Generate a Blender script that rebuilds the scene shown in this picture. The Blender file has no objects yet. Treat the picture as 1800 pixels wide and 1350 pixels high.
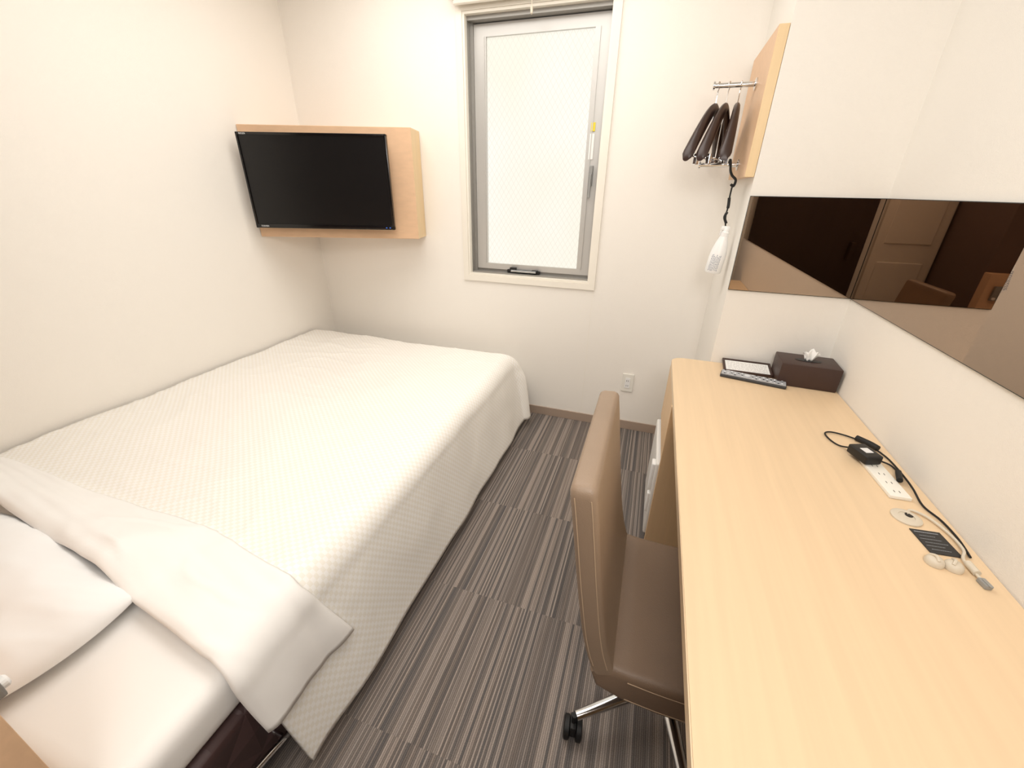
import bpy, bmesh, math, random
from mathutils import Vector, Matrix, noise
random.seed(7)
S=bpy.context.scene
COL=S.collection
S.view_settings.view_transform='Standard'

# ------------------------------------------------------------------ helpers
def lin(c):
    out=[]
    for v in c:
        v/=255.0
        out.append(v/12.92 if v<=.04045 else ((v+.055)/1.055)**2.4)
    return tuple(out)+(1.0,)
def mat(name,rgb,rough=.6,metal=0,spec=.5,bump=None,grain=None,emit=None,coat=0):
    m=bpy.data.materials.new(name);m.use_nodes=True
    nt=m.node_tree;b=nt.nodes['Principled BSDF']
    c=lin(rgb);b.inputs['Base Color'].default_value=c
    b.inputs['Roughness'].default_value=rough;b.inputs['Metallic'].default_value=metal
    b.inputs['Specular IOR Level'].default_value=spec
    b.inputs['Coat Weight'].default_value=coat
    tc=nt.nodes.new('ShaderNodeTexCoord')
    if bump:
        n=nt.nodes.new('ShaderNodeTexNoise');n.inputs['Scale'].default_value=bump[0];n.inputs['Detail'].default_value=3
        nt.links.new(tc.outputs['Object'],n.inputs['Vector'])
        bp=nt.nodes.new('ShaderNodeBump');bp.inputs['Strength'].default_value=bump[1];bp.inputs['Distance'].default_value=bump[2]
        nt.links.new(n.outputs['Fac'],bp.inputs['Height']);nt.links.new(bp.outputs['Normal'],b.inputs['Normal'])
    # subtle colour variation (procedural)
    g=grain or ((1.5,1.5,1.5),.03)
    mp=nt.nodes.new('ShaderNodeMapping');mp.inputs['Scale'].default_value=g[0]
    n2=nt.nodes.new('ShaderNodeTexNoise');n2.inputs['Scale'].default_value=1;n2.inputs['Detail'].default_value=4
    cr=nt.nodes.new('ShaderNodeValToRGB')
    k=g[1]
    cr.color_ramp.elements[0].position=.3;cr.color_ramp.elements[1].position=.7
    cr.color_ramp.elements[0].color=tuple(x*(1-k) for x in c[:3])+(1,)
    cr.color_ramp.elements[1].color=tuple(min(1,x*(1+k)) for x in c[:3])+(1,)
    nt.links.new(tc.outputs['Object'],mp.inputs['Vector']);nt.links.new(mp.outputs['Vector'],n2.inputs['Vector'])
    nt.links.new(n2.outputs['Fac'],cr.inputs['Fac']);nt.links.new(cr.outputs['Color'],b.inputs['Base Color'])
    if emit:
        b.inputs['Emission Color'].default_value=lin(rgb);b.inputs['Emission Strength'].default_value=emit
    return m
def box(bm,x0,x1,y0,y1,z0,z1,bev=0,seg=2,M=None):
    r=bmesh.ops.create_cube(bm,size=1)
    vs=r['verts']
    for v in vs:
        v.co=Vector((x0+(v.co.x+.5)*(x1-x0),y0+(v.co.y+.5)*(y1-y0),z0+(v.co.z+.5)*(z1-z0)))
    if bev:
        es=list({e for v in vs for e in v.link_edges})
        r2=bmesh.ops.bevel(bm,geom=es,offset=bev,segments=seg,profile=.6,affect='EDGES')
        vs=list({v for f in r2['faces'] for v in f.verts}|{v for v in vs if v.is_valid})
    if M is not None:
        bmesh.ops.transform(bm,matrix=M,verts=vs)
    return vs
def tube(bm,pts,r,n=10,smooth=True,cap=True):
    pts=[Vector(p) for p in pts]
    if smooth and len(pts)>2:
        P=[pts[0]]+pts+[pts[-1]];out=[]
        for i in range(1,len(P)-2):
            a,b,c,d=P[i-1],P[i],P[i+1],P[i+2]
            for k in range(6):
                t=k/6
                out.append(.5*((2*b)+(c-a)*t+(2*a-5*b+4*c-d)*t*t+(-a+3*b-3*c+d)*t**3))
        out.append(pts[-1]);pts=out
    rs=r if isinstance(r,(list,tuple)) else None
    rings=[];prev=None
    for i,p in enumerate(pts):
        t=(pts[min(i+1,len(pts)-1)]-pts[max(i-1,0)]).normalized()
        if prev is None:
            up=Vector((0,0,1)) if abs(t.z)<.9 else Vector((1,0,0))
            u=t.cross(up).normalized()
        else:
            u=(prev-t*prev.dot(t)).normalized()
        prev=u;w=t.cross(u)
        rr=(rs[0]+(rs[1]-rs[0])*i/(len(pts)-1)) if rs else r
        rings.append([bm.verts.new(p+(u*math.cos(2*math.pi*k/n)+w*math.sin(2*math.pi*k/n))*rr) for k in range(n)])
    for a,b in zip(rings,rings[1:]):
        for k in range(n):
            bm.faces.new((a[k],a[(k+1)%n],b[(k+1)%n],b[k]))
    if cap:
        bm.faces.new(rings[0][::-1]);bm.faces.new(rings[-1])
def lathe(bm,prof,n=24,M=None):
    rings=[]
    for r,z in prof:
        rings.append([bm.verts.new((max(r,1e-5)*math.cos(2*math.pi*k/n),max(r,1e-5)*math.sin(2*math.pi*k/n),z)) for k in range(n)])
    for a,b in zip(rings,rings[1:]):
        for k in range(n): bm.faces.new((a[k],a[(k+1)%n],b[(k+1)%n],b[k]))
    bm.faces.new(rings[0][::-1]);bm.faces.new(rings[-1])
    if M is not None: bmesh.ops.transform(bm,matrix=M,verts=[v for r in rings for v in r])
def new():
    return bmesh.new()
def obj(name,bm,m,parent=None,smooth=False,loc=None,label=None,cat=None,kind=None,group=None,local=False):
    bmesh.ops.recalc_face_normals(bm,faces=bm.faces)
    me=bpy.data.meshes.new(name);bm.to_mesh(me);bm.free()
    for mm in (m if isinstance(m,(list,tuple)) else [m]): me.materials.append(mm)
    o=bpy.data.objects.new(name,me);COL.objects.link(o)
    if smooth:
        for p in me.polygons:p.use_smooth=True
        try: me.set_sharp_from_angle(angle=math.radians(40))
        except Exception: pass
    if parent is not None:
        o.parent=parent
        if not local: o.matrix_parent_inverse=Matrix.Translation(-parent.location)
    elif kind!='structure' and not local:
        if loc is None:
            xs=[v.co.x for v in me.vertices];ys=[v.co.y for v in me.vertices];zs=[v.co.z for v in me.vertices]
            loc=Vector(((min(xs)+max(xs))/2,(min(ys)+max(ys))/2,min(zs)))
        loc=Vector(loc);me.transform(Matrix.Translation(-loc));o.location=loc
    if label:o['label']=label
    if cat:o['category']=cat
    if kind:o['kind']=kind
    if group:o['group']=group
    return o
def thing(name,loc,label,cat,kind=None,group=None):
    e=bpy.data.objects.new(name,None);e.empty_display_size=.05;COL.objects.link(e);e.location=loc
    e['label']=label
    if cat:e['category']=cat
    if kind:e['kind']=kind
    if group:e['group']=group
    return e
def text(name,body,size,M,m,parent,ext=.0004):
    cu=bpy.data.curves.new(name,'FONT');cu.body=body;cu.size=size;cu.extrude=ext
    t=bpy.data.objects.new('tmp_text',cu);COL.objects.link(t)
    bpy.context.view_layer.update()
    me=bpy.data.meshes.new_from_object(t.evaluated_get(bpy.context.evaluated_depsgraph_get()))
    bpy.data.objects.remove(t);bpy.data.curves.remove(cu)
    me.transform(M);me.materials.clear();me.materials.append(m)
    o=bpy.data.objects.new(name,me);COL.objects.link(o);o.parent=parent
    o.matrix_parent_inverse=Matrix.Translation(-parent.location)
    return o
def frameM(origin,ux,uy):
    ux=Vector(ux).normalized();uy=Vector(uy).normalized();uz=ux.cross(uy)
    return Matrix(((ux.x,uy.x,uz.x,origin[0]),(ux.y,uy.y,uz.y,origin[1]),(ux.z,uy.z,uz.z,origin[2]),(0,0,0,1)))

# ------------------------------------------------------------------ materials
WALL=mat('wallpaper',(247,242,234),.75,spec=.25,bump=(420,.35,.002),grain=((1,1,1),.008))
WALLR=mat('wallpaper_woven',(244,240,233),.75,spec=.25,bump=(420,.45,.0022),grain=((1,1,1),.008))
ACC=mat('wallpaper_brown',(104,84,76),.7,bump=(300,.4,.002))
CEIL=mat('ceiling_white',(242,239,233),.8)
BASEB=mat('baseboard_taupe',(172,152,136),.5)
CREAM=mat('window_cream',(243,237,225),.45,bump=(80,.05,.001))
ALU=mat('aluminium_frame',(204,202,198),.38,metal=.4,bump=(60,.04,.001))
ALUD=mat('aluminium_dark',(160,157,152),.4,metal=.4)
WOOD=mat('beech_veneer',(231,204,168),.38,grain=((55,2.2,55),.03),bump=(200,.04,.0005))
WOODV=mat('beech_veneer_upright',(224,190,148),.45,grain=((50,50,2.0),.04))
WOODH=mat('beech_veneer_pink',(226,188,152),.45,grain=((3,50,50),.04))
WOODE=mat('beech_edge_band',(231,203,158),.4,grain=((50,50,3),.04))
BLACKG=mat('black_gloss',(10,10,12),.16,spec=.5)
SCREEN=mat('tv_screen',(15,14,15),.28,spec=.4)
BLACK=mat('black_plastic',(18,18,19),.45)
RUB=mat('black_rubber',(14,14,15),.6)
CHR=mat('chrome',(225,226,228),.12,metal=1)
DWOOD=mat('dark_walnut',(50,32,26),.35,grain=((20,20,20),.15))
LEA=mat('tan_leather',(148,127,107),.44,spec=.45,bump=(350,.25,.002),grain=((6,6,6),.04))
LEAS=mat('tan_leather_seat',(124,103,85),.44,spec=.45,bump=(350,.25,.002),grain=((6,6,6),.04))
STIT=mat('stitch_thread',(188,164,138),.7)
SHEET=mat('white_sheet',(249,247,244),.7,spec=.2,bump=(9,.2,.010))
PILW=mat('pillow_white',(250,250,250),.7,spec=.2,bump=(8,.1,.006),grain=((1,1,1),.005))
BLEA=mat('brown_leather',(62,42,36),.45,bump=(500,.3,.001))
PAPER=mat('paper_white',(246,245,242),.7)
INK=mat('print_ink',(150,150,154),.7)
INKD=mat('print_ink_blue_grey',(140,146,162),.7)
BEIGE=mat('beige_plastic',(216,206,188),.45)
IVORY=mat('ivory_plate',(242,239,230),.4)
WHITEP=mat('white_plastic',(246,246,245),.35)
FRID=mat('fridge_white',(232,230,226),.4)
GREYP=mat('grey_plastic',(150,150,148),.4)
SILV=mat('silver_plastic',(176,178,182),.4)
DGREY=mat('dark_grey_plastic',(58,59,62),.45)
BTN=mat('button_light',(222,224,228),.5)
YEL=mat('yellow_sticker',(236,212,60),.5)
WTXT=mat('white_print',(230,230,230),.5)
GTXT=mat('grey_print',(150,154,160),.5)
LED=mat('led_blue',(60,110,200),.4,emit=.6)
DOORC=mat('door_cream',(240,233,221),.5)
DOORD=mat('door_dark',(70,56,50),.5,spec=.2,grain=((40,40,3),.1))
MIR=mat('bronze_mirror',(172,154,138),.01,metal=1,grain=((1,1,1),0.0))
MEDGE=mat('mirror_edge',(46,52,50),.2)
DLAB=mat('black_label',(30,32,36),.35)
# quilted bed base
def quilt():
    m=mat('quilted_brown',(66,45,44),.6);nt=m.node_tree;b=nt.nodes['Principled BSDF']
    tc=nt.nodes.new('ShaderNodeTexCoord');mp=nt.nodes.new('ShaderNodeMapping')
    mp.inputs['Rotation'].default_value=(math.radians(45),0,0);mp.inputs['Scale'].default_value=(0,9,9)
    sx=nt.nodes.new('ShaderNodeSeparateXYZ');nt.links.new(tc.outputs['Object'],mp.inputs['Vector']);nt.links.new(mp.outputs['Vector'],sx.inputs[0])
    hs=[]
    for ax in ('Y','Z'):
        f=nt.nodes.new('ShaderNodeMath');f.operation='PINGPONG';f.inputs[1].default_value=.5
        nt.links.new(sx.outputs[ax],f.inputs[0]);hs.append(f)
    mn=nt.nodes.new('ShaderNodeMath');mn.operation='MINIMUM';nt.links.new(hs[0].outputs[0],mn.inputs[0]);nt.links.new(hs[1].outputs[0],mn.inputs[1])
    bp=nt.nodes.new('ShaderNodeBump');bp.inputs['Strength'].default_value=.8;bp.inputs['Distance'].default_value=.03
    nt.links.new(mn.outputs[0],bp.inputs['Height']);nt.links.new(bp.outputs['Normal'],b.inputs['Normal'])
    return m
QUILT=quilt()
# carpet
def carpet():
    m=bpy.data.materials.new('striped_carpet');m.use_nodes=True;nt=m.node_tree;b=nt.nodes['Principled BSDF']
    N=nt.nodes.new;L=nt.links.new
    b.inputs['Roughness'].default_value=.95;b.inputs['Specular IOR Level'].default_value=.1
    tc=N('ShaderNodeTexCoord');sx=N('ShaderNodeSeparateXYZ');L(tc.outputs['Object'],sx.inputs[0])
    def math_(op,a,bv=None):
        n=N('ShaderNodeMath');n.operation=op
        for i,x in enumerate((a,bv)):
            if x is None: continue
            if hasattr(x,'is_linked') or hasattr(x,'links'): L(x,n.inputs[i])
            else: n.inputs[i].default_value=x
        return n.outputs[0]
    X=sx.outputs['X'];Y=sx.outputs['Y']
    tx=math_('FLOOR',math_('DIVIDE',X,.5));ty=math_('FLOOR',math_('DIVIDE',Y,.5))
    off=math_('ADD',math_('MULTIPLY',tx,13.0),math_('MULTIPLY',ty,29.0))
    def stripes(w,seed):
        q=math_('FLOOR',math_('DIVIDE',X,w))
        wn=N('ShaderNodeTexWhiteNoise');wn.noise_dimensions='1D'
        L(math_('ADD',math_('ADD',q,off),seed),wn.inputs['W']);return wn.outputs['Value']
    s1=stripes(.0060,.5);s2=stripes(.0117,77.3)
    rib=math_('PINGPONG',math_('DIVIDE',X,.0060),.5)
    ny=N('ShaderNodeTexNoise');ny.inputs['Scale'].default_value=1;ny.inputs['Detail'].default_value=1
    cy=N('ShaderNodeCombineXYZ');L(math_('MULTIPLY',X,200),cy.inputs[0]);L(math_('MULTIPLY',Y,5),cy.inputs[1]);L(off,cy.inputs[2]);L(cy.outputs[0],ny.inputs['Vector'])
    r1=N('ShaderNodeValToRGB');e=r1.color_ramp.elements
    e[0].position=.1;e[0].color=lin((82,80,80));e[1].position=.9;e[1].color=lin((180,167,157))
    k=e.new(.47);k.color=lin((126,116,109))
    L(math_('ADD',math_('MULTIPLY',s1,.7),math_('MULTIPLY',ny.outputs['Fac'],.3)),r1.inputs['Fac'])
    r2=N('ShaderNodeValToRGB');e=r2.color_ramp.elements
    e[0].position=0;e[0].color=lin((112,111,112));e[1].position=1;e[1].color=lin((144,131,122))
    L(s2,r2.inputs['Fac'])
    mx=N('ShaderNodeMix');mx.data_type='RGBA';mx.blend_type='MIX';mx.inputs[0].default_value=.28
    L(r1.outputs[0],mx.inputs[6]);L(r2.outputs[0],mx.inputs[7])
    fn=N('ShaderNodeTexNoise');fn.inputs['Scale'].default_value=420;fn.inputs['Detail'].default_value=1;L(tc.outputs['Object'],fn.inputs['Vector'])
    mr=N('ShaderNodeMapRange');mr.inputs[1].default_value=.3;mr.inputs[2].default_value=.7;mr.inputs[3].default_value=.8;mr.inputs[4].default_value=1.15
    L(fn.outputs['Fac'],mr.inputs[0])
    rr=N('ShaderNodeMapRange');rr.inputs[1].default_value=0;rr.inputs[2].default_value=.3;rr.inputs[3].default_value=.55;rr.inputs[4].default_value=1.06
    L(rib,rr.inputs[0])
    m2=N('ShaderNodeMix');m2.data_type='RGBA';m2.blend_type='MULTIPLY';m2.inputs[0].default_value=1
    L(mx.outputs[2],m2.inputs[6]);L(math_('MULTIPLY',mr.outputs[0],rr.outputs[0]),m2.inputs[7]);L(m2.outputs[2],b.inputs['Base Color'])
    bp=N('ShaderNodeBump');bp.inputs['Strength'].default_value=.4;bp.inputs['Distance'].default_value=.003
    L(math_('ADD',rib,fn.outputs['Fac']),bp.inputs['Height']);L(bp.outputs['Normal'],b.inputs['Normal'])
    return m
CARP=carpet()
def jacquard():
    m=bpy.data.materials.new('checked_jacquard');m.use_nodes=True;nt=m.node_tree;b=nt.nodes['Principled BSDF']
    N=nt.nodes.new;L=nt.links.new
    uv=N('ShaderNodeUVMap');mp=N('ShaderNodeMapping');mp.inputs['Scale'].default_value=(1/.014,1/.012,1)
    ck=N('ShaderNodeTexChecker');ck.inputs['Scale'].default_value=1
    ck.inputs['Color1'].default_value=lin((252,250,246));ck.inputs['Color2'].default_value=lin((245,241,232))
    L(uv.outputs[0],mp.inputs[0]);L(mp.outputs[0],ck.inputs['Vector']);L(ck.outputs['Color'],b.inputs['Base Color'])
    mr=N('ShaderNodeMapRange');mr.inputs[3].default_value=.42;mr.inputs[4].default_value=.56;L(ck.outputs['Fac'],mr.inputs[0]);L(mr.outputs[0],b.inputs['Roughness'])
    b.inputs['Specular IOR Level'].default_value=.4
    n=N('ShaderNodeTexNoise');n.inputs['Scale'].default_value=6;n.inputs['Detail'].default_value=3;L(uv.outputs[0],n.inputs['Vector'])
    bp=N('ShaderNodeBump');bp.inputs['Strength'].default_value=.4;bp.inputs['Distance'].default_value=.02
    L(n.outputs['Fac'],bp.inputs['Height']);L(bp.outputs['Normal'],b.inputs['Normal'])
    return m
JAC=jacquard()
def wired_glass():
    m=bpy.data.materials.new('wired_frosted_glass');m.use_nodes=True;nt=m.node_tree;b=nt.nodes['Principled BSDF']
    N=nt.nodes.new;L=nt.links.new
    tc=N('ShaderNodeTexCoord');sx=N('ShaderNodeSeparateXYZ');L(tc.outputs['Object'],sx.inputs[0])
    def M_(op,a,bv=None):
        n=N('ShaderNodeMath');n.operation=op
        for i,x in enumerate((a,bv)):
            if x is None: continue
            if hasattr(x,'links'): L(x,n.inputs[i])
            else: n.inputs[i].default_value=x
        return n.outputs[0]
    u=M_('DIVIDE',sx.outputs['X'],.030);v=M_('DIVIDE',sx.outputs['Z'],.046)
    l1=M_('ABSOLUTE',M_('SUBTRACT',M_('FRACT',M_('ADD',u,v)),.5))
    l2=M_('ABSOLUTE',M_('SUBTRACT',M_('FRACT',M_('SUBTRACT',u,v)),.5))
    ln=M_('MINIMUM',l1,l2)
    ls=M_('LESS_THAN',ln,.036)
    n=N('ShaderNodeTexNoise');n.inputs['Scale'].default_value=1.6;L(tc.outputs['Object'],n.inputs['Vector'])
    cr=N('ShaderNodeValToRGB');e=cr.color_ramp.elements;e[0].position=.35;e[1].position=.65
    e[0].color=lin((248,242,225));e[1].color=lin((251,249,240));L(n.outputs['Fac'],cr.inputs[0])
    mx=N('ShaderNodeMix');mx.data_type='RGBA';L(ls,mx.inputs[0]);L(cr.outputs[0],mx.inputs[6]);mx.inputs[7].default_value=lin((234,229,213))
    b.inputs['Base Color'].default_value=(.04,.04,.04,1);b.inputs['Roughness'].default_value=.5
    L(mx.outputs[2],b.inputs['Emission Color']);b.inputs['Emission Strength'].default_value=1.0
    return m
WGL=wired_glass()

# ------------------------------------------------------------------ room shell
XL,XR,YB,YP,XP=-2.24,.765,2.46,1.95,.32
HC=2.55;YF=-.65;YH=.0;XH=-.74
def sbox(name,m,*a,**k):
    bm=new();box(bm,*a);return obj(name,bm,m,kind='structure',**k)
sbox('floor',CARP,XL-.1,XR+.1,YF-.1,YB+.2,-.05,0,label='grey and brown pinstriped carpet tile floor')
sbox('ceiling',CEIL,XL-.1,XR+.1,YF-.1,YB+.2,HC,HC+.05,label='plain white ceiling')
sbox('wall_left',WALL,XL-.1,XL,YF-.1,YB+.2,0,HC,label='white textured wallpaper wall beside the bed')
sbox('wall_right',WALLR,XR,XR+.1,YF-.1,YB+.2,0,HC,label='white woven wallpaper wall behind the desk')
sbox('wall_pillar',WALLR,XP,XR,YP,YB,0,HC,label='white papered column at the end of the desk')
sbox('wall_head',ACC,XL,XH,YF,YH,0,HC,label='brown accent wall behind the headboard')
sbox('wall_front',CEIL,XH,XR,YF-.1,YF,0,HC,label='wall with the doors opposite the window')
OX0,OX1,OZ0,OZ1=-1.098,-.332,.922,2.224
bm=new()
box(bm,XL,OX0,YB,YB+.16,0,HC);box(bm,OX1,XR,YB,YB+.16,0,HC)
box(bm,OX0,OX1,YB,YB+.16,0,OZ0);box(bm,OX0,OX1,YB,YB+.16,OZ1,HC)
obj('wall_back',bm,WALL,kind='structure',label='white papered wall with the window')
bm=new();box(bm,-2.235,.318,YB-.008,YB-.0005,.0,.06,.002)
obj('baseboard_back',bm,BASEB,kind='structure',label='taupe vinyl baseboard under the window')
bm=new();box(bm,-.3085,-.307,YB-.0012,YB,.06,.885)
obj('trim_1',bm,CREAM,kind='structure',label='thin vertical wallpaper joint below the window')
# doors (behind the camera, seen in the mirrors)
bm=new();box(bm,-.72,-.27,YF+.001,YF+.035,0,2.02,.003)
for z0,z1 in ((.2,.9),(1.05,1.85)):
    box(bm,-.66,-.33,YF+.03,YF+.045,z0,z1,.008)
obj('door_1',bm,DOORC,kind='structure',label='cream panelled bathroom door')
bm=new();box(bm,-.2,.7,YF+.001,YF+.04,0,2.3,.003);box(bm,-.12,-.09,YF+.04,YF+.09,.9,1.05,.006)
obj('door_2',bm,DOORD,kind='structure',label='dark brown entrance door')

# ------------------------------------------------------------------ window
win=thing('window_1',(-.715,YB,.885),'tall cream-framed window with frosted wired glass',None,kind='structure')
bm=new()
y0,y1=YB-.012,YB-.0005
WO0,WO1,WZ0,WZ1=-1.132,-.3,.888,2.26
box(bm,WO0,OX0,y0,y1,WZ0,WZ1);box(bm,OX1,WO1,y0,y1,WZ0,WZ1)
box(bm,OX0,OX1,y0,y1,WZ0,OZ0);box(bm,OX0,OX1,y0,y1,OZ1,WZ1)
L_=.012
box(bm,OX0+.0005,OX0+L_,YB-.007,YB+.022,OZ0,OZ1);box(bm,OX1-L_,OX1-.0005,YB-.007,YB+.022,OZ0,OZ1)
box(bm,OX0+L_,OX1-L_,YB-.007,YB+.022,OZ0+.0005,OZ0+L_);box(bm,OX0+L_,OX1-L_,YB-.007,YB+.022,OZ1-L_,OZ1-.0005)
obj('window_casing',bm,CREAM,parent=win)
bm=new()
for a in ((OX0+.001,OX0+.014),(OX1-.014,OX1-.001)):
    box(bm,a[0],a[1],YB+.022,YB+.15,OZ0+.001,OZ1-.001)
box(bm,OX0+.014,OX1-.014,YB+.022,YB+.15,OZ0+.001,OZ0+.02);box(bm,OX0+.014,OX1-.014,YB+.022,YB+.15,OZ1-.03,OZ1-.001)
box(bm,OX0+.014,OX0+.03,YB+.06,YB+.15,OZ0+.02,OZ1-.03)
box(bm,OX0+.03,OX1-.014,YB+.08,YB+.15,OZ0+.02,OZ0+.036)
obj('aluminium_frame',bm,ALUD,parent=win)
GX0,GX1,GZ0,GZ1=-1.0,-.428,.99,2.135
bm=new();a,b_=YB+.07,YB+.12
SX0,SX1=OX0+.031,OX1-.016
box(bm,SX0,GX0,a,b_,GZ0-.034,GZ1+.055);box(bm,GX1,SX1,a,b_,GZ0-.034,GZ1+.055)
box(bm,GX0,GX1,a,b_,GZ0-.034,GZ0);box(bm,GX0,GX1,a,b_,GZ1,GZ1+.055)
box(bm,GX0-.014,GX0-.008,a-.005,a,GZ0,GZ1);box(bm,GX1+.022,GX1+.027,a-.006,a,GZ0,GZ1)
obj('window_sash',bm,ALU,parent=win)
bm=new();box(bm,GX0,GX1,YB+.088,YB+.094,GZ0,GZ1)
obj('window_pane',bm,WGL,parent=win,label='backlit frosted wired glass pane')
bm=new();box(bm,-.396,-.378,YB+.04,YB+.07,1.44,1.54,.004);box(bm,-.393,-.381,YB+.028,YB+.044,1.38,1.50,.004)
obj('window_handle',bm,GREYP,parent=win,label='grey lever handle')
bm=new();box(bm,-.41,-.388,YB+.066,YB+.0695,1.70,1.74);obj('window_sticker',bm,YEL,parent=win,label='yellow sticker')
bm=new();box(bm,-.412,-.388,YB+.066,YB+.0695,1.57,1.69);obj('window_note',bm,PAPER,parent=win,label='white notice sticker')
bm=new();box(bm,-.86,-.65,YB+.045,YB+.066,OZ0+.022,OZ0+.04,.003);box(bm,-.84,-.80,YB+.035,YB+.06,OZ0+.035,OZ0+.055,.004);box(bm,-.70,-.66,YB+.035,YB+.06,OZ0+.03,OZ0+.045,.004)
obj('window_stay',bm,[BLACK],parent=win,label='black and grey opening stay')
bm=new();tube(bm,[(-.83,YB+.034,OZ0+.035),(-.67,YB+.034,OZ0+.035)],.006)
obj('stay_bar',bm,CHR,parent=win)
bl=thing('roller_blind',(-.715,YB-.03,2.225),'cream roller blind rolled up above the window','blind')
bm=new();box(bm,-1.14,-.285,YB-.075,YB-.014,2.262,2.34,.006)
obj('blind_cassette',bm,CREAM,parent=bl)
bm=new();tube(bm,[(-1.12,YB-.045,2.248),(-.3,YB-.045,2.248)],.012)
obj('bottom_rail',bm,CREAM,parent=bl)
bm=new();tube(bm,[(-.715,YB-.06,2.25),(-.715,YB-.06,2.2)],.002,n=6);lathe(bm,[(.002,0),(.007,-.008),(.006,-.03),(.001,-.035)],12,Matrix.Translation((-.715,YB-.06,2.2)))
obj('pull_cord',bm,BEIGE,parent=bl)

# ------------------------------------------------------------------ wall outlet
wo=thing('wall_outlet',(-.035,YB,.27),'ivory twin wall power outlet above the baseboard','outlet')
bm=new();box(bm,-.07,0,YB-.008,YB-.0005,.27,.39,.003);obj('outlet_plate',bm,IVORY,parent=wo)
bm=new();box(bm,-.05,-.02,YB-.0105,YB-.008,.295,.365,.001);obj('socket_insert',bm,WHITEP,parent=wo)
for z in (.312,.345):
    for x in (-.041,-.031):
        bm=new();box(bm,x-.001,x+.001,YB-.0112,YB-.0104,z-.005,z+.005);obj('socket_slot',bm,BLACK,parent=wo)

# ------------------------------------------------------------------ TV panel in the corner
pnl=thing('tv_mounting_panel',(-1.9,2.3,1.135),'beech veneer box panel in the room corner behind the television','wall panel')
bm=new()
poly=[(-2.236,1.992),(-1.348,2.292),(-1.390,2.457),(-2.236,2.457)]
v0=[bm.verts.new((x,y,1.14)) for x,y in poly];v1=[bm.verts.new((x,y,1.712)) for x,y in poly]
bm.faces.new(v0[::-1]);bm.faces.new(v1)
for i in range(4):
    f=bm.faces.new((v0[i],v0[(i+1)%4],v1[(i+1)%4],v1[i]))
    f.material_index=1 if i==1 else 0
bmesh.ops.bevel(bm,geom=list(bm.edges),offset=.002,segments=1,affect='EDGES')
obj('panel_box',bm,[WOODH,WOODE],parent=pnl)
u=Vector((.9519,.3063,0));n=Vector((.3063,-.9519,0));up=Vector((0,0,1))
tc0=Vector((-2.173,1.917,1.197))
TM=frameM(tc0,u,up)
tv=thing('television',tc0+u*.395,'black flat-screen television on an angled wood panel','television')
def tvobj(name,f,m,**k):
    bm=new();f(bm);bmesh.ops.transform(bm,matrix=TM,verts=bm.verts);return obj(name,bm,m,parent=tv,**k)
W,H_=.79,.472
def bez(bm):
    t=.014
    box(bm,0,W,0,.022,-.03,0,.004);box(bm,0,W,H_-t,H_,-.03,0,.004);box(bm,0,t,0,H_,-.03,0,.004);box(bm,W-t,W,0,H_,-.03,0,.004)
tvobj('bezel',bez,BLACKG,smooth=True)
tvobj('screen',lambda bm:box(bm,.012,W-.012,.018,H_-.012,-.025,-.004),SCREEN)
tvobj('rear_housing',lambda bm:(box(bm,.02,W-.02,.02,H_-.02,-.05,-.025,.01),box(bm,.25,.55,.1,.35,-.084,-.045,.01)),BLACK)
text('brand_text','REGZA',.011,TM@Matrix.Translation((.02,H_-.0115,.0004)),WTXT,tv)
text('brand_text','TOSHIBA',.011,TM@Matrix.Translation((.03,.007,.0004)),WTXT,tv)
for xx in (.745,.765):
    tvobj('power_light',lambda bm:box(bm,xx-.004,xx+.004,.009,.013,-.001,.0006),LED)

# ------------------------------------------------------------------ bed
BX0,BX1=-2.225,-.745
bed=thing('bed',(-1.48,1.2,0),'double bed with quilted brown base and white fitted sheet','bed')
bm=new();box(bm,BX0,BX1+.012,.085,2.25,.1,.325,.03,3);obj('bed_base',bm,QUILT,parent=bed,smooth=True)
bm=new();box(bm,BX0,BX1,.083,2.25,.325,.455,.045,4);obj('mattress',bm,SHEET,parent=bed,smooth=True)
for x in (-2.1,-.84):
    for y in (.2,1.2,2.1):
        bm=new();tube(bm,[(x,y,0),(x,y,.1)],.02);obj('bed_leg',bm,CHR,parent=bed)
bm=new();tube(bm,[(-.708,.10,.23),(-.698,.36,.165)],.008,smooth=False)
tube(bm,[(-.708,.11,.228),(-.75,.11,.228)],.006);tube(bm,[(-.698,.35,.168),(-.75,.35,.168)],.006)
obj('retaining_bar',bm,CHR,parent=bed,smooth=True,label='straight chrome bar at the side of the base')
hb=thing('headboard',(-1.48,.04,0),'beech veneer headboard panel with control unit','headboard')
bm=new();box(bm,XL+.003,XH+.01,.002,.078,0,.94,.003);obj('headboard_panel',bm,WOODH,parent=hb)
bm=new();box(bm,-.84,-.775,.079,.10,.76,.86,.004);obj('control_unit',bm,GREYP,parent=hb,label='grey control unit')
bm=new();lathe(bm,[(.01,0),(.01,.006),(.007,.009)],16,Matrix.Translation((-.788,.1,.775))@Matrix.Rotation(-math.pi/2,4,'X'));obj('control_knob',bm,WHITEP,parent=hb)

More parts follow.
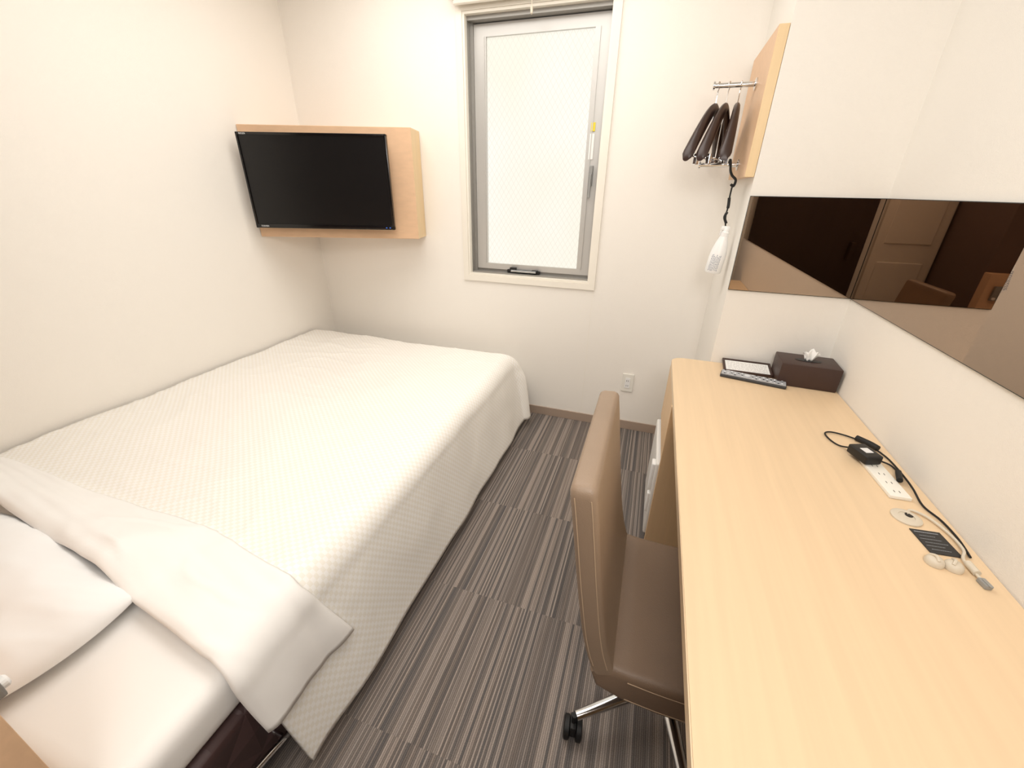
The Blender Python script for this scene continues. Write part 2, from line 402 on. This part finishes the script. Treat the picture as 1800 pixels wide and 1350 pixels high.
AX=-.795   # x where the duvet starts to turn down
BY=2.24
ZT=.480
R=.078;FL=.22
def over(o):
    if o<=0: return o,0.
    q=R*math.pi/2
    if o<q: return R*math.sin(o/R),R*(1-math.cos(o/R))
    return R+FL*(o-q),R+(o-q)*.975
def sm(t):
    t=max(0,min(1,t));return t*t*(3-2*t)
def drape(a,b,off=0,seed=0,fold=1.0):
    x0=BX0+.005
    oa=a-(AX-x0);ob=b-BY
    nz=noise.noise(Vector((a*1.8,b*1.8,seed)))*.012+noise.noise(Vector((a*4.5,b*3.2,seed+3)))*.006
    cr_=noise.noise(Vector((a*2.2+b*7,b*1.6-a*5,seed+8)))
    nz+=.008*(1-min(1,abs(cr_)*6))*(.5+.5*noise.noise(Vector((a*1.5,b*1.5,9))))
    nz+=.078*sm((-1.06-(x0+a))/.14)*sm((.62-b)/.20)
    if oa<=0 and ob<=0:
        return Vector((x0+a,b,ZT+off+nz+.008*fold))
    pa,pb=max(oa,0),max(ob,0)
    r=max(pa,pb);th=math.atan2(pb,pa)
    s=math.sin(2*th)
    h,d=over(r)
    h+= .065*s*min(1,r/.2)
    base=Vector((min(x0+a,AX),min(b,BY)))
    near=math.exp(-max(0,b-.33)/.30)
    wv=fold*(.004*math.sin(b*8+seed+2*math.sin(b*3.1))+.003*math.sin(b*19+pa*3)+near*.009*math.sin(b*20+pa*6)+.009*noise.noise(Vector((b*3.5,pa*3,seed+5))))*min(1,pa/.3)+ (.006*math.sin(a*9)*min(1,pb/.3))
    hx=math.cos(th);hy=math.sin(th)
    px=base.x+hx*(h+off+wv);py=base.y+hy*(min(h,.115+.03*s)+off)
    nzf=nz*(1-min(1,r/.18))
    return Vector((px,min(py,YB-.03),ZT+off+.008*fold*(1-min(1,r/.1))+nzf-d))
def cloth(name,m,afun,bfun,na,nb,off,seed,parent=None,thick=.012,fold=1.0,edge=None,**k):
    bm=new();uvl=bm.loops.layers.uv.new('UVMap');g=[];uv={}
    for j in range(nb+1):
        row=[]
        for i in range(na+1):
            a=afun(i/na,j/nb);b=bfun(i/na,j/nb,a)
            co_=drape(a,b,off,seed,fold)
            if edge: co_=edge(co_,i/na,j/nb)
            v=bm.verts.new(co_);uv[v]=(a,b);row.append(v)
        g.append(row)
    for j in range(nb):
        for i in range(na):
            f=bm.faces.new((g[j][i],g[j][i+1],g[j+1][i+1],g[j+1][i]));f.smooth=True
            for l in f.loops:l[uvl].uv=uv[l.vert]
    me=bpy.data.meshes.new(name);bm.to_mesh(me);bm.free();me.materials.append(m)
    o=bpy.data.objects.new(name,me);COL.objects.link(o)
    if parent:
        o.parent=parent;o.matrix_parent_inverse=Matrix.Translation(-parent.location)
    md=o.modifiers.new('thickness','SOLIDIFY');md.thickness=thick;md.offset=-1
    for kk,vv in k.items():o[kk]=vv
    return o
TOPW=AX-(BX0+.005)
def head_edge(a):
    x=BX0+a
    if x<-.7: return .306+(-.7-x)*.115
    return .306+(x+.7)*.08
duv=cloth('duvet',JAC,lambda s,t:s*(TOPW+.475),
      lambda s,t,a:(head_edge(a)+.03)*(1-t)+(BY+.34)*t,130,170,0,0,
      label='cream checked jacquard duvet spread over the bed',category='duvet')
def far_edge(a):
    x=BX0+a
    if x<-1.1:return .59+.006*math.sin(a*8)
    if x<-.75:return .59-.06*(x+1.1)/.35
    return .53+.070*min(1,(x+.75)/.25)
def band(s,t,a):
    return (head_edge(a)+.005*math.sin(a*6+1))*(1-t)+far_edge(a)*t
def bedge(co_,s,t):
    cz=.006*noise.noise(Vector((s*14,t*2.5,3)))+.005*noise.noise(Vector((s*5+t*6,t*3,12)))
    e0=max(0,1-t/.10);e1=max(0,(t-.92)/.08)
    dz=cz-.012*e0*e0-.005*e1*e1
    k=sm((s*(TOPW+.28)-TOPW+.02)/.12)
    co_.z+=dz*(1-k);co_.x+=dz*k
    return co_
bd=cloth('folded_sheet',SHEET,lambda s,t:s*(TOPW+.266+.025*t),band,110,34,.014,0,parent=duv,thick=.010,fold=1.0,edge=bedge)
bd['label']='plain white turned-down sheet border'
# pillow
def pillow():
    bm=new();nu,nv=72,44
    hx,hy,hz=.385,.160,.085
    def P(s,t,sg):
        h=hz*(max(0,(1-s**2))**.40)*(max(0,(1-t**2))**.42)
        wr=noise.noise(Vector((s*3,t*2,2)))*.008
        cr_=noise.noise(Vector((s*4-t*2,t*1.5+s*2,5)))
        wr+=.003*(1-min(1,abs(cr_)*4))
        x=s*hx*(1-.06*t*t);y=t*hy*(1-.14*s*s)
        z=h*(1.2 if sg>0 else .40)
        if sg>0:z+=wr*min(1,h/.05)
        return Vector((x,y,z if sg>0 else -z))
    gr={}
    for sg in (1,-1):
        for j in range(nv+1):
            for i in range(nu+1):
                s=-math.cos(math.pi*i/nu);t=-math.cos(math.pi*j/nv)
                e=(i in(0,nu) or j in(0,nv))
                key=(i,j,0 if e else sg)
                if key not in gr: gr[key]=bm.verts.new(P(s,t,sg))
    for sg in (1,-1):
        for j in range(nv):
            for i in range(nu):
                q=[]
                for (a,b) in ((i,j),(i+1,j),(i+1,j+1),(i,j+1)):
                    e=(a in(0,nu) or b in(0,nv));q.append(gr[(a,b,0 if e else sg)])
                try:f=bm.faces.new(q if sg>0 else q[::-1])
                except ValueError:pass
    bmesh.ops.transform(bm,matrix=Matrix.Translation((-1.455,.261,.495))@Matrix.Rotation(math.radians(-4),4,'Z'),verts=bm.verts)
    return obj('pillow',bm,PILW,smooth=True,label='plump white pillow lying at the head of the bed',cat='pillow')
pillow()

# ------------------------------------------------------------------ desk
desk=thing('desk',(.46,.9,0),'long beech veneer desk fixed along the wall','desk')
bm=new()
X0,X1,Y0,Y1,r=.152,XR-.001,-.25,YP-.002,.045
pts=[(X0,Y0),(X1,Y0),(X1,Y1),(X0+r,Y1)]
for k in range(1,8):
    a=math.pi/2+math.pi/2*k/8;pts.append((X0+r+r*math.cos(a),Y1-r+r*math.sin(a)))
pts.append((X0,Y1-r))
b0=[bm.verts.new((x,y,.69)) for x,y in pts];b1=[bm.verts.new((x,y,.72)) for x,y in pts]
bm.faces.new(b0[::-1]);top=bm.faces.new(b1)
for i in range(len(pts)):bm.faces.new((b0[i],b0[(i+1)%len(pts)],b1[(i+1)%len(pts)],b1[i]))
bmesh.ops.bevel(bm,geom=list(top.edges),offset=.003,segments=2,affect='EDGES')
obj('desk_top',bm,WOOD,parent=desk,smooth=True)
bm=new();box(bm,.185,.203,-.22,1.481,.60,.69,.002);obj('front_rail',bm,WOODV,parent=desk)
bm=new();box(bm,.150,XR-.001,1.482,1.502,0,.69,.002);obj('side_panel',bm,WOODV,parent=desk)
bm=new();box(bm,.165,.318,1.915,1.935,0,.69,.002);obj('side_panel',bm,WOODV,parent=desk)
bm=new();box(bm,.152,.170,1.503,1.915,.43,.689,.002);obj('drawer_front',bm,WOODV,parent=desk)
bm=new();box(bm,.165,XR-.001,-.24,-.22,0,.69,.002);obj('side_panel',bm,WOODV,parent=desk)
fr=thing('mini_fridge',(.35,1.71,0),'white mini fridge standing in the desk recess','fridge')
bm=new();box(bm,.174,.60,1.51,1.90,.012,.41,.008);obj('fridge_body',bm,FRID,parent=fr,smooth=True)
bm=new();box(bm,.138,.170,1.508,1.90,.03,.41,.01,3);obj('fridge_door',bm,FRID,parent=fr,smooth=True)
bm=new();box(bm,.124,.140,1.515,1.56,.27,.40,.006,3);obj('door_handle',bm,WHITEP,parent=fr,smooth=True)
bm=new();box(bm,.127,.140,1.513,1.54,.15,.25,.006,3);obj('door_handle',bm,WHITEP,parent=fr,smooth=True)
for yy in (1.54,1.87):
    for xx in (.19,.57):
        bm=new();tube(bm,[(xx,yy,0),(xx,yy,.014)],.015);obj('fridge_foot',bm,BLACK,parent=fr)

# ------------------------------------------------------------------ mirrors
mr=thing('mirror',(.54,YP,1.05),'bronze tinted frameless mirror on the column above the desk','mirror',group='bronze wall mirrors')
bm=new();box(bm,XP+.002,XR-.009,YP-.0075,YP-.007,1.052,1.408);obj('mirror_glass',bm,MIR,parent=mr)
bm=new();box(bm,XP+.001,XR-.0085,YP-.007,YP-.0005,1.05,1.41);obj('mirror_backing',bm,MEDGE,parent=mr)
mr=thing('mirror',(XR,.9,1.05),'long bronze tinted frameless mirror along the wall above the desk','mirror',group='bronze wall mirrors')
bm=new();box(bm,XR-.0075,XR-.007,-.55,YP-.002,1.052,1.408);obj('mirror_glass',bm,MIR,parent=mr)
bm=new();box(bm,XR-.007,XR-.0005,-.55,YP-.001,1.05,1.41);obj('mirror_backing',bm,MEDGE,parent=mr)

# ------------------------------------------------------------------ hanger board
hbo=thing('hanger_board',(.3,2.2,1.475),'beech veneer board with chrome rods for hangers','coat rack')
bm=new();box(bm,.286,.319,1.955,2.41,1.475,1.935,.0015)
me_=obj('board',bm,[WOODH,WOODE],parent=hbo)
for p in me_.data.polygons:
    if p.normal.y<-.9:p.material_index=1
for z in (1.81,1.527):
    bm=new();tube(bm,[(.286,2.18,z),(.135,2.18,z)],.009,n=16)
    lathe(bm,[(.022,0),(.022,.005),(.012,.008)],20,Matrix.Translation((.286,2.18,z))@Matrix.Rotation(-math.pi/2,4,'Y'))
    lathe(bm,[(.015,0),(.015,.006),(.01,.008)],20,Matrix.Translation((.135,2.18,z))@Matrix.Rotation(-math.pi/2,4,'Y'))
    obj('hanging_rod',bm,CHR,parent=hbo,smooth=True,label='short chrome rod')
def hanger_parts():
    bm=new()
    n_=16
    for sg in (-1,1):
        rings=[]
        for i in range(n_+1):
            t=i/n_
            y=sg*(.205*t);z=-.080-.055*t-.135*t**1.6;x=-.012*t*t
            w=.013+.011*t**1.5;h=.020+.015*math.sin(math.pi*min(1,t*1.05))
            if i==n_: w*=.55;h*=.55
            rings.append([bm.verts.new((x+w*math.cos(2*math.pi*k/12),y,z+h*math.sin(2*math.pi*k/12))) for k in range(12)])
        for a,b in zip(rings,rings[1:]):
            for k in range(12):bm.faces.new((a[k],a[(k+1)%12],b[(k+1)%12],b[k]))
        bm.faces.new(rings[0]);bm.faces.new(rings[-1])
    body=bm
    hk=new();path=[]
    for k in range(0,11):
        a=math.radians(200-k*26);path.append((0,.013*math.cos(a),-.002+.013*math.sin(a)))
    path+= [(0,0,-.03),(0,0,-.09)]
    tube(hk,path,.0022,n=8)
    cl=new();tube(cl,[(0,-.16,-.262),(0,.16,-.262)],.0025,n=8);tube(cl,[(0,0,-.09),(0,0,-.262)],.002,n=8)
    cps=[]
    for y in (-.12,.12):
        cp=new();box(cp,-.008,.008,y-.015,y+.015,-.29,-.25,.003);cps.append(cp)
    return body,hk,cl,cps
b_,hk,cl,cps=hanger_parts()
H1=obj('clothes_hanger',b_,DWOOD,smooth=True,local=True,label='dark wooden suit hanger with metal clips on a chrome rod',cat='hanger',group='hangers on the chrome rod')
K=[obj('hook',hk,CHR,parent=H1,smooth=True,local=True),obj('clip_bar',cl,CHR,parent=H1,smooth=True,local=True)]+[obj('trouser_clip',c,CHR,parent=H1,local=True) for c in cps]
H1.location=(.150,2.18,1.812);H1.rotation_euler=(0,0,math.radians(-21))
for x,rz in ((.189,-17),(.232,-5)):
    h=H1.copy();h.location=(x,2.18,1.812);h.rotation_euler=(0,0,math.radians(rz));COL.objects.link(h)
    for c in K:
        d=c.copy();d.parent=h;COL.objects.link(d)

# spray bottle with hook
sp=thing('spray_bottle',(.265,2.08,1.096),'white spray bottle hanging from a black cord hook','spray bottle')
BMt=Matrix.Translation((.262,2.08,1.094))@Matrix.Rotation(math.radians(6),4,'Y')
bm=new();lathe(bm,[(.001,0),(.030,0),(.034,.006),(.034,.07),(.031,.10),(.024,.13),(.018,.148),(.016,.156)],32,BMt);obj('bottle_body',bm,WHITEP,parent=sp,smooth=True)
bm=new();lathe(bm,[(.016,.155),(.017,.156),(.017,.172),(.012,.176),(.012,.192),(.009,.197)],20,BMt)
box(bm,-.022,.012,-.008,.008,.18,.196,.003,M=BMt);box(bm,-.021,-.017,-.005,.005,.158,.182,.002,M=BMt)
obj('spray_head',bm,WHITEP,parent=sp,smooth=True)
bm=new()
random.seed(3)
for k in range(8):            # columns of small print on the lower half
    a=-.62+k*.15
    z=.078-random.random()*.012
    while z>.012:
        hh=random.uniform(.0010,.0026)
        box(bm,-.0011,.0011,-.0004,.0003,-hh,hh,M=BMt@Matrix.Rotation(a-.15,4,'Z')@Matrix.Translation((0,-.0342,z)))
        z-=2*hh+random.uniform(.0012,.003)
obj('label_print',bm,INKD,parent=sp,label='small blue-grey print')
bm=new()
tube(bm,[(.250,2.20,1.530),(.250,2.185,1.546),(.252,2.165,1.535),(.254,2.135,1.505),(.262,2.115,1.485),(.278,2.105,1.468),(.274,2.10,1.445),(.262,2.10,1.452)],.005)
tube(bm,[(.270,2.10,1.452),(.268,2.095,1.41),(.270,2.09,1.37),(.268,2.085,1.33),(.276,2.08,1.285)],.0032)
tube(bm,[(.268,2.098,1.40),(.270,2.092,1.375),(.270,2.09,1.36)],.006)
tube(bm,[(.270,2.085,1.345),(.264,2.082,1.325),(.276,2.08,1.30)],.0055)
obj('hook_cord',bm,RUB,parent=sp,smooth=True,label='black hook and cord')

# ------------------------------------------------------------------ objects on the desk
ZD=.7205
tb=thing('tissue_box',(.65,1.84,ZD),'dark brown leather tissue box cover with a white tissue','tissue box')
TBM=Matrix.Translation((.654,1.835,ZD))@Matrix.Rotation(math.radians(-3),4,'Z')
bm=new();box(bm,-.102,.104,-.068,.075,0,.094,.005,M=TBM);obj('box_cover',bm,BLEA,parent=tb,smooth=True)
bm=new();lathe(bm,[(.001,0),(.03,0),(.031,.0012),(.001,.0012)],24,TBM@Matrix.Translation((0,.0,.0941))@Matrix.Scale(1.5,4,(1,0,0))@Matrix.Scale(.6,4,(0,1,0)));obj('slot_opening',bm,BLACK,parent=tb)
bm=new();g=[]
for i in range(9):
    row=[]
    for j in range(9):
        u_,v_=i/8-.5,j/8
        x=u_*.055*(.5+.7*v_)+.008*v_;y=.010*math.sin(i*1.7+v_*2)*(1-.2*v_)+.008*v_*v_;z=.096+.045*v_*(1-.9*abs(u_)*v_)+.004*math.sin(i*2.2)
        row.append(bm.verts.new(TBM@Vector((x,y,z))))
    g.append(row)
for i in range(8):
    for j in range(8):bm.faces.new((g[i][j],g[i+1][j],g[i+1][j+1],g[i][j+1]))
t=obj('tissue',bm,PAPER,parent=tb,smooth=True);md=t.modifiers.new('t','SOLIDIFY');md.thickness=.001

mn=thing('notice_tray',(.47,1.88,ZD),'dark leather frame holding a printed white notice','notice holder')
MM=Matrix.Translation((.362,1.838,ZD))@Matrix.Rotation(math.radians(-1),4,'Z')@Matrix.Rotation(math.radians(10),4,'X')
bm=new();box(bm,0,.19,0,.104,0,.006,.002,M=MM)
for q in ((0,.19,0,.009),(0,.19,.095,.104),(0,.009,0,.104),(.181,.19,0,.104)):box(bm,q[0],q[1],q[2],q[3],.005,.011,.002,M=MM)
box(bm,.02,.17,.086,.098,-.0145,.001,0,M=MM)
obj('leather_frame',bm,BLEA,parent=mn,smooth=True)
bm=new();box(bm,.010,.180,.010,.094,.006,.0068,M=MM);obj('notice_card',bm,PAPER,parent=mn)
bm=new()
for r_ in range(9):
    x=.018
    while x<.168:
        w=random.uniform(.006,.02)
        box(bm,x,min(x+w,.173),.018+r_*.008,.0192+r_*.008,.0068,.0071,M=MM);x+=w+.003
obj('printed_lines',bm,INK,parent=mn,label='rows of small print')

rc=thing('remote_control',(.465,1.79,ZD),'silver and black television remote control lying on the desk','remote control')
RM=Matrix.Translation((.340,1.776,ZD))@Matrix.Rotation(math.radians(-12),4,'Z')
bm=new();box(bm,0,.24,0,.054,0,.013,.005,3,M=RM);obj('remote_body',bm,DGREY,parent=rc,smooth=True)
bm=new();box(bm,.003,.237,.002,.052,.013,.0165,.0012,M=RM);obj('remote_faceplate',bm,SILV,parent=rc,smooth=True)
bb=new();box(bb,-.0034,.0034,-.0028,.0028,0,.002,.0008)
meb=bpy.data.meshes.new('button');bb.to_mesh(meb);bb.free();meb.materials.append(BTN)
meb2=meb.copy();meb2.materials.clear();meb2.materials.append(DGREY)
for i in range(17):
    if i in(6,7):continue
    for j in range(4):
        if (i*3+j)%7==5:continue
        o=bpy.data.objects.new('button',meb if (i+j)%3 else meb2);COL.objects.link(o);o.parent=rc
        o.matrix_parent_inverse=Matrix.Translation(-rc.location);o.matrix_basis=RM@Matrix.Translation((.015+i*.0130,.0105+j*.0110,.0165))
bm=new();lathe(bm,[(.011,0),(.011,.002),(.005,.0025)],20,RM@Matrix.Translation((.099,.027,.0165)));obj('navigation_ring',bm,BTN,parent=rc,smooth=True)

ps=thing('desk_outlet',(.69,1.185,ZD),'beige multi-socket outlet plate set in the desk top','outlet')
PM=Matrix.Translation((.684,1.175,ZD))@Matrix.Rotation(math.radians(3),4,'Z')
bm=new();box(bm,-.024,.024,-.082,.082,-.0,.009,.002,M=PM);obj('outlet_plate',bm,IVORY,parent=ps,smooth=True)
for y in (-.06,-.022,.016,.054):
    for x in (-.006,.006):
        bm=new();box(bm,x-.0008,x+.0008,y-.004,y+.004,.0088,.0094,M=PM);obj('socket_slot',bm,BLACK,parent=ps)
gm=thing('cable_grommet',(.672,1.02,ZD),'round beige cable grommet in the desk top','cable grommet')
bm=new();lathe(bm,[(.030,0),(.030,.003),(.027,.005),(.016,.005),(.016,.0032),(.001,.0032)],32,Matrix.Translation((.670,1.02,ZD)));obj('grommet_ring',bm,BEIGE,parent=gm,smooth=True)
bm=new();lathe(bm,[(.001,.0),(.008,0),(.008,.0048),(.001,.0048)],24,Matrix.Translation((.678,1.028,ZD)));obj('grommet_hole',bm,BLACK,parent=gm)
lb=thing('instruction_plate',(.70,.945,ZD),'black plate with white instructions beside the desk cables','label plate')
LM=Matrix.Translation((.692,.945,ZD))@Matrix.Rotation(math.radians(6),4,'Z')
bm=new();box(bm,-.03,.03,-.037,.037,0,.002,.0005,M=LM);obj('plate',bm,DLAB,parent=lb)
bm=new();random.seed(5)
for k in range(6):
    y=.028-k*.0105;x=-.025+.004*(k%2)
    xe=.022-.012*((k*5)%3)/2
    while x<xe:
        w=random.uniform(.001,.003);box(bm,x,min(x+w,xe),y-.0006,y+(.0007 if k else .0022),.002,.0023,M=LM);x+=w+.0008
obj('plate_print',bm,GTXT,parent=lb,label='rows of small light print')
ad=thing('power_adapter',(.668,1.285,ZD),'black power adapter with looping cord on the desk','power adapter')
AM=Matrix.Translation((.664,1.262,ZD+.010))@Matrix.Rotation(math.radians(20),4,'Z')
bm=new();box(bm,-.024,.024,-.035,.035,0,.027,.005,3,M=AM);obj('adapter_body',bm,BLACK,parent=ad,smooth=True)
bm=new();box(bm,-.011,.011,-.014,.010,.027,.0276,M=AM);obj('rating_label',bm,WTXT,parent=ad)
bm=new();z=ZD+.004
tube(bm,[(.65,1.292,z+.018),(.63,1.325,z),(.612,1.355,z),(.61,1.395,z),(.635,1.41,z),(.68,1.395,z),(.715,1.36,z),(.738,1.30,z),(.742,1.22,z),(.730,1.14,z+.008),(.728,1.08,z),(.742,1.03,z),(.745,.97,z),(.738,.915,z)],.0024,n=8)
tube(bm,[(.686,1.245,z+.018),(.705,1.262,z+.006),(.73,1.25,z+.002),(.732,1.2,z+.003),(.715,1.165,z+.008)],.0024,n=8)
obj('power_cord',bm,RUB,parent=ad,smooth=True)
bm=new();tube(bm,[(.69,1.385,z+.006),(.715,1.358,z+.006),(.728,1.335,z+.006)],.009,n=12);obj('cord_plug',bm,RUB,parent=ad,smooth=True)
bm=new();tube(bm,[(.730,1.215,z+.007),(.712,1.165,z+.010)],.007,n=12);obj('cord_plug',bm,RUB,parent=ad,smooth=True)
lc=thing('network_cable',(.70,.93,ZD),'grey network cable with clear connector along the wall','cable')
bm=new();tube(bm,[(.676,1.03,z-.002),(.69,1.05,z),(.715,1.03,z+.002),(.733,.98,z+.002),(.732,.93,z+.004),(.718,.90,z+.002),(.720,.86,z+.002),(.722,.838,z+.002)],.003,n=8);obj('cable_lead',bm,BEIGE,parent=lc,smooth=True)
bm=new();tube(bm,[(.719,.890,z+.004),(.7205,.862,z+.004)],.007,n=10)
obj('cable_boot',bm,BEIGE,parent=lc,smooth=True)
bm=new();box(bm,-.0065,.0065,-.011,.011,0,.010,.002,M=Matrix.Translation((.722,.840,ZD))@Matrix.Rotation(.15,4,'Z'))
box(bm,-.003,.003,-.014,.006,.010,.0115,.0005,M=Matrix.Translation((.722,.840,ZD))@Matrix.Rotation(.15,4,'Z'))
obj('connector',bm,GREYP,parent=lc)
for i,(x,y,rz) in enumerate(((.657,.875,.3),(.688,.872,-.4))):
    bm=new();CM=Matrix.Translation((x,y,ZD))@Matrix.Rotation(rz,4,'Z')
    lathe(bm,[(.001,0),(.016,0),(.0165,.004),(.015,.010),(.011,.015),(.004,.0175),(.001,.018)],24,CM)
    tube(bm,[(CM@Vector((-.004,-.010,.015))),(CM@Vector((-.002,0,.0205))),(CM@Vector((-.004,.010,.015)))],.003,n=8)
    obj('cable_clip',bm,BEIGE,smooth=True,label='round beige cable clip stuck on the desk',cat='cable clip',group='cable clips on the desk')

# ------------------------------------------------------------------ chair
ch=thing('office_chair',(.21,.81,0),'tan leather office chair with chrome base tucked under the desk','chair')
CY0,CY1=.585,1.015
def slab(name,st,m,taper,y0=CY0,y1=CY1,rad=.014):
    bm=new();rings=[]
    N_=len(st)
    for i,(x,z,nx,nz,h) in enumerate(st):
        l=math.hypot(nx,nz);nx/=l;nz/=l
        ring=[];yc=(y0+y1)/2;hw=(y1-y0)/2;r=min(rad,h*.8)
        ey,eh=taper.get(i,taper.get(i-N_,(0,1)))
        for (cy,ch_,a0) in ((hw-r,h-r,0),(-(hw-r),h-r,90),(-(hw-r),-(h-r),180),(hw-r,-(h-r),270)):
            for k in range(6):
                a=math.radians(a0+90*k/5)
                yy=cy+(r*math.cos(a));hh=ch_+r*math.sin(a)
                yy*= (1-ey/hw);hh*=eh
                ring.append(bm.verts.new((x+nx*hh,yc+yy,z+nz*hh)))
        rings.append(ring)
    k_=len(rings[0])
    for a,b in zip(rings,rings[1:]):
        for k in range(k_):bm.faces.new((a[k],a[(k+1)%k_],b[(k+1)%k_],b[k]))
    bm.faces.new(rings[0][::-1]);bm.faces.new(rings[-1])
    o=obj(name,bm,m,parent=ch,smooth=True)
    return o
back=[(-.0562,.946),(-.056,.944),(-.0557,.939),(-.055,.932),(-.054,.922),(-.049,.89),(-.039,.82),(-.028,.74),(-.016,.66),(-.003,.58),(.010,.52),(.024,.475),(.034,.455)]
def norms(p,h,flip=1):
    out=[]
    for i,(x,z) in enumerate(p):
        a=p[max(i-1,0)];b=p[min(i+1,len(p)-1)]
        tx,tz=b[0]-a[0],b[1]-a[1]
        out.append((x,z,-tz*flip,tx*flip,h[i] if isinstance(h,list) else h))
    return out
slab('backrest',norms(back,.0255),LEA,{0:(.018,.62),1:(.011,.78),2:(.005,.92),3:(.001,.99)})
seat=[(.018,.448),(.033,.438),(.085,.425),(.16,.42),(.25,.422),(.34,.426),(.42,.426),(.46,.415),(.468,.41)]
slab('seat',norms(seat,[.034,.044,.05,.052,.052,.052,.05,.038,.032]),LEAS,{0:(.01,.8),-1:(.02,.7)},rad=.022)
bm=new()
for q in (.6,-.6):
    tube(bm,[(x+.0255*q,CY0+(.0001),z) for x,z in back[4:-1]],.001,n=6)
tube(bm,[(x,CY0-.0001,z+.030) for x,z in seat[2:-1]],.001,n=6)
tube(bm,[(x,CY0-.0001,z-.030) for x,z in seat[2:-1]],.001,n=6)
obj('stitching',bm,STIT,parent=ch,smooth=True)
CX,CYc=.213,.82
bm=new();tube(bm,[(CX,CYc,.10),(CX,CYc,.30)],.026,n=20);tube(bm,[(CX,CYc,.28),(CX,CYc,.38)],.016,n=20);obj('gas_column',bm,CHR,parent=ch,smooth=True)
bm=new();box(bm,CX-.1,CX+.1,CYc-.07,CYc+.07,.345,.37,.005);tube(bm,[(CX,CYc-.05,.355),(CX+.02,CYc-.24,.35)],.005);obj('tilt_mechanism',bm,BLACK,parent=ch,smooth=True)
for k in range(5):
    a=math.radians(213+72*k);d=Vector((math.cos(a),math.sin(a),0));s=Vector((-d.y,d.x,0));c=Vector((CX,CYc,0))
    bm=new();rings=[]
    for t in (0,.25,.5,.75,1):
        p=c+d*(.02+.25*t);z=.125-.035*t;w=.022-.009*t;h=.016-.005*t
        rings.append([bm.verts.new(p+s*(w*math.cos(q*math.pi/6))+Vector((0,0,z+h*math.sin(q*math.pi/6)))) for q in range(12)])
    for A_,B_ in zip(rings,rings[1:]):
        for q in range(12):bm.faces.new((A_[q],A_[(q+1)%12],B_[(q+1)%12],B_[q]))
    bm.faces.new(rings[0]);bm.faces.new(rings[-1])
    obj('base_leg',bm,CHR,parent=ch,smooth=True)
    cp_=c+d*.275
    cm=Matrix.Translation((cp_.x,cp_.y,.031))@Matrix.Rotation(a+1.1,4,'Z')@Matrix.Rotation(math.pi/2,4,'X')
    bm=new()
    for zz in (-.026,.008):
        lathe(bm,[(.001,0),(.024,0),(.0305,.003),(.0305,.015),(.024,.018),(.001,.018)],24,cm@Matrix.Translation((0,0,zz)))
    lathe(bm,[(.008,-.01),(.008,.01)],12,cm)
    tube(bm,[(cp_.x,cp_.y,.04),(cp_.x,cp_.y,.095)],.007,n=10)
    box(bm,-.024,.02,-.009,.009,.02,.066,.006,M=Matrix.Translation((cp_.x,cp_.y,0))@Matrix.Rotation(a+1.1,4,'Z'))
    obj('caster',bm,RUB,parent=ch,smooth=True,label='black twin-wheel caster')

# ------------------------------------------------------------------ lights
def area(name,loc,rot,sx,sy,p,col):
    l=bpy.data.lights.new(name,'AREA');l.shape='RECTANGLE';l.size=sx;l.size_y=sy;l.energy=p;l.color=col
    o=bpy.data.objects.new(name,l);o.location=loc;o.rotation_euler=rot;COL.objects.link(o);return o
area('ceiling_lamp',(-.9,1.5,2.5),(0,0,0),1.6,1.3,23,(1,.97,.93))
area('ceiling_lamp',(-.2,-.05,2.5),(0,0,0),1.0,.8,6,(1,.96,.91))
area('fill_light',(.0,-.6,2.05),(math.radians(78),0,math.radians(12)),1.1,.7,31,(1,.97,.93))  # added fill above the doors to brighten the room, no fixture there
w=bpy.data.worlds.new('w');S.world=w;w.use_nodes=True;w.node_tree.nodes['Background'].inputs[0].default_value=(.9,.95,1,1);w.node_tree.nodes['Background'].inputs[1].default_value=.6

# ------------------------------------------------------------------ camera
Rm=((0.9485512,0.3162373,0.0156387),(0.1489372,-0.4020597,-0.9034189),(-0.2794071,0.8592683,-0.4284737))
cam=bpy.data.cameras.new('camera');co=bpy.data.objects.new('camera',cam);COL.objects.link(co)
cam.sensor_width=36;cam.lens=36*723.09/1800;cam.clip_start=.02
x_,y_,z_=Vector(Rm[0]),-Vector(Rm[1]),-Vector(Rm[2])
co.matrix_world=Matrix(((x_.x,y_.x,z_.x,0),(x_.y,y_.y,z_.y,0),(x_.z,y_.z,z_.z,1.42),(0,0,0,1)))
S.camera=co
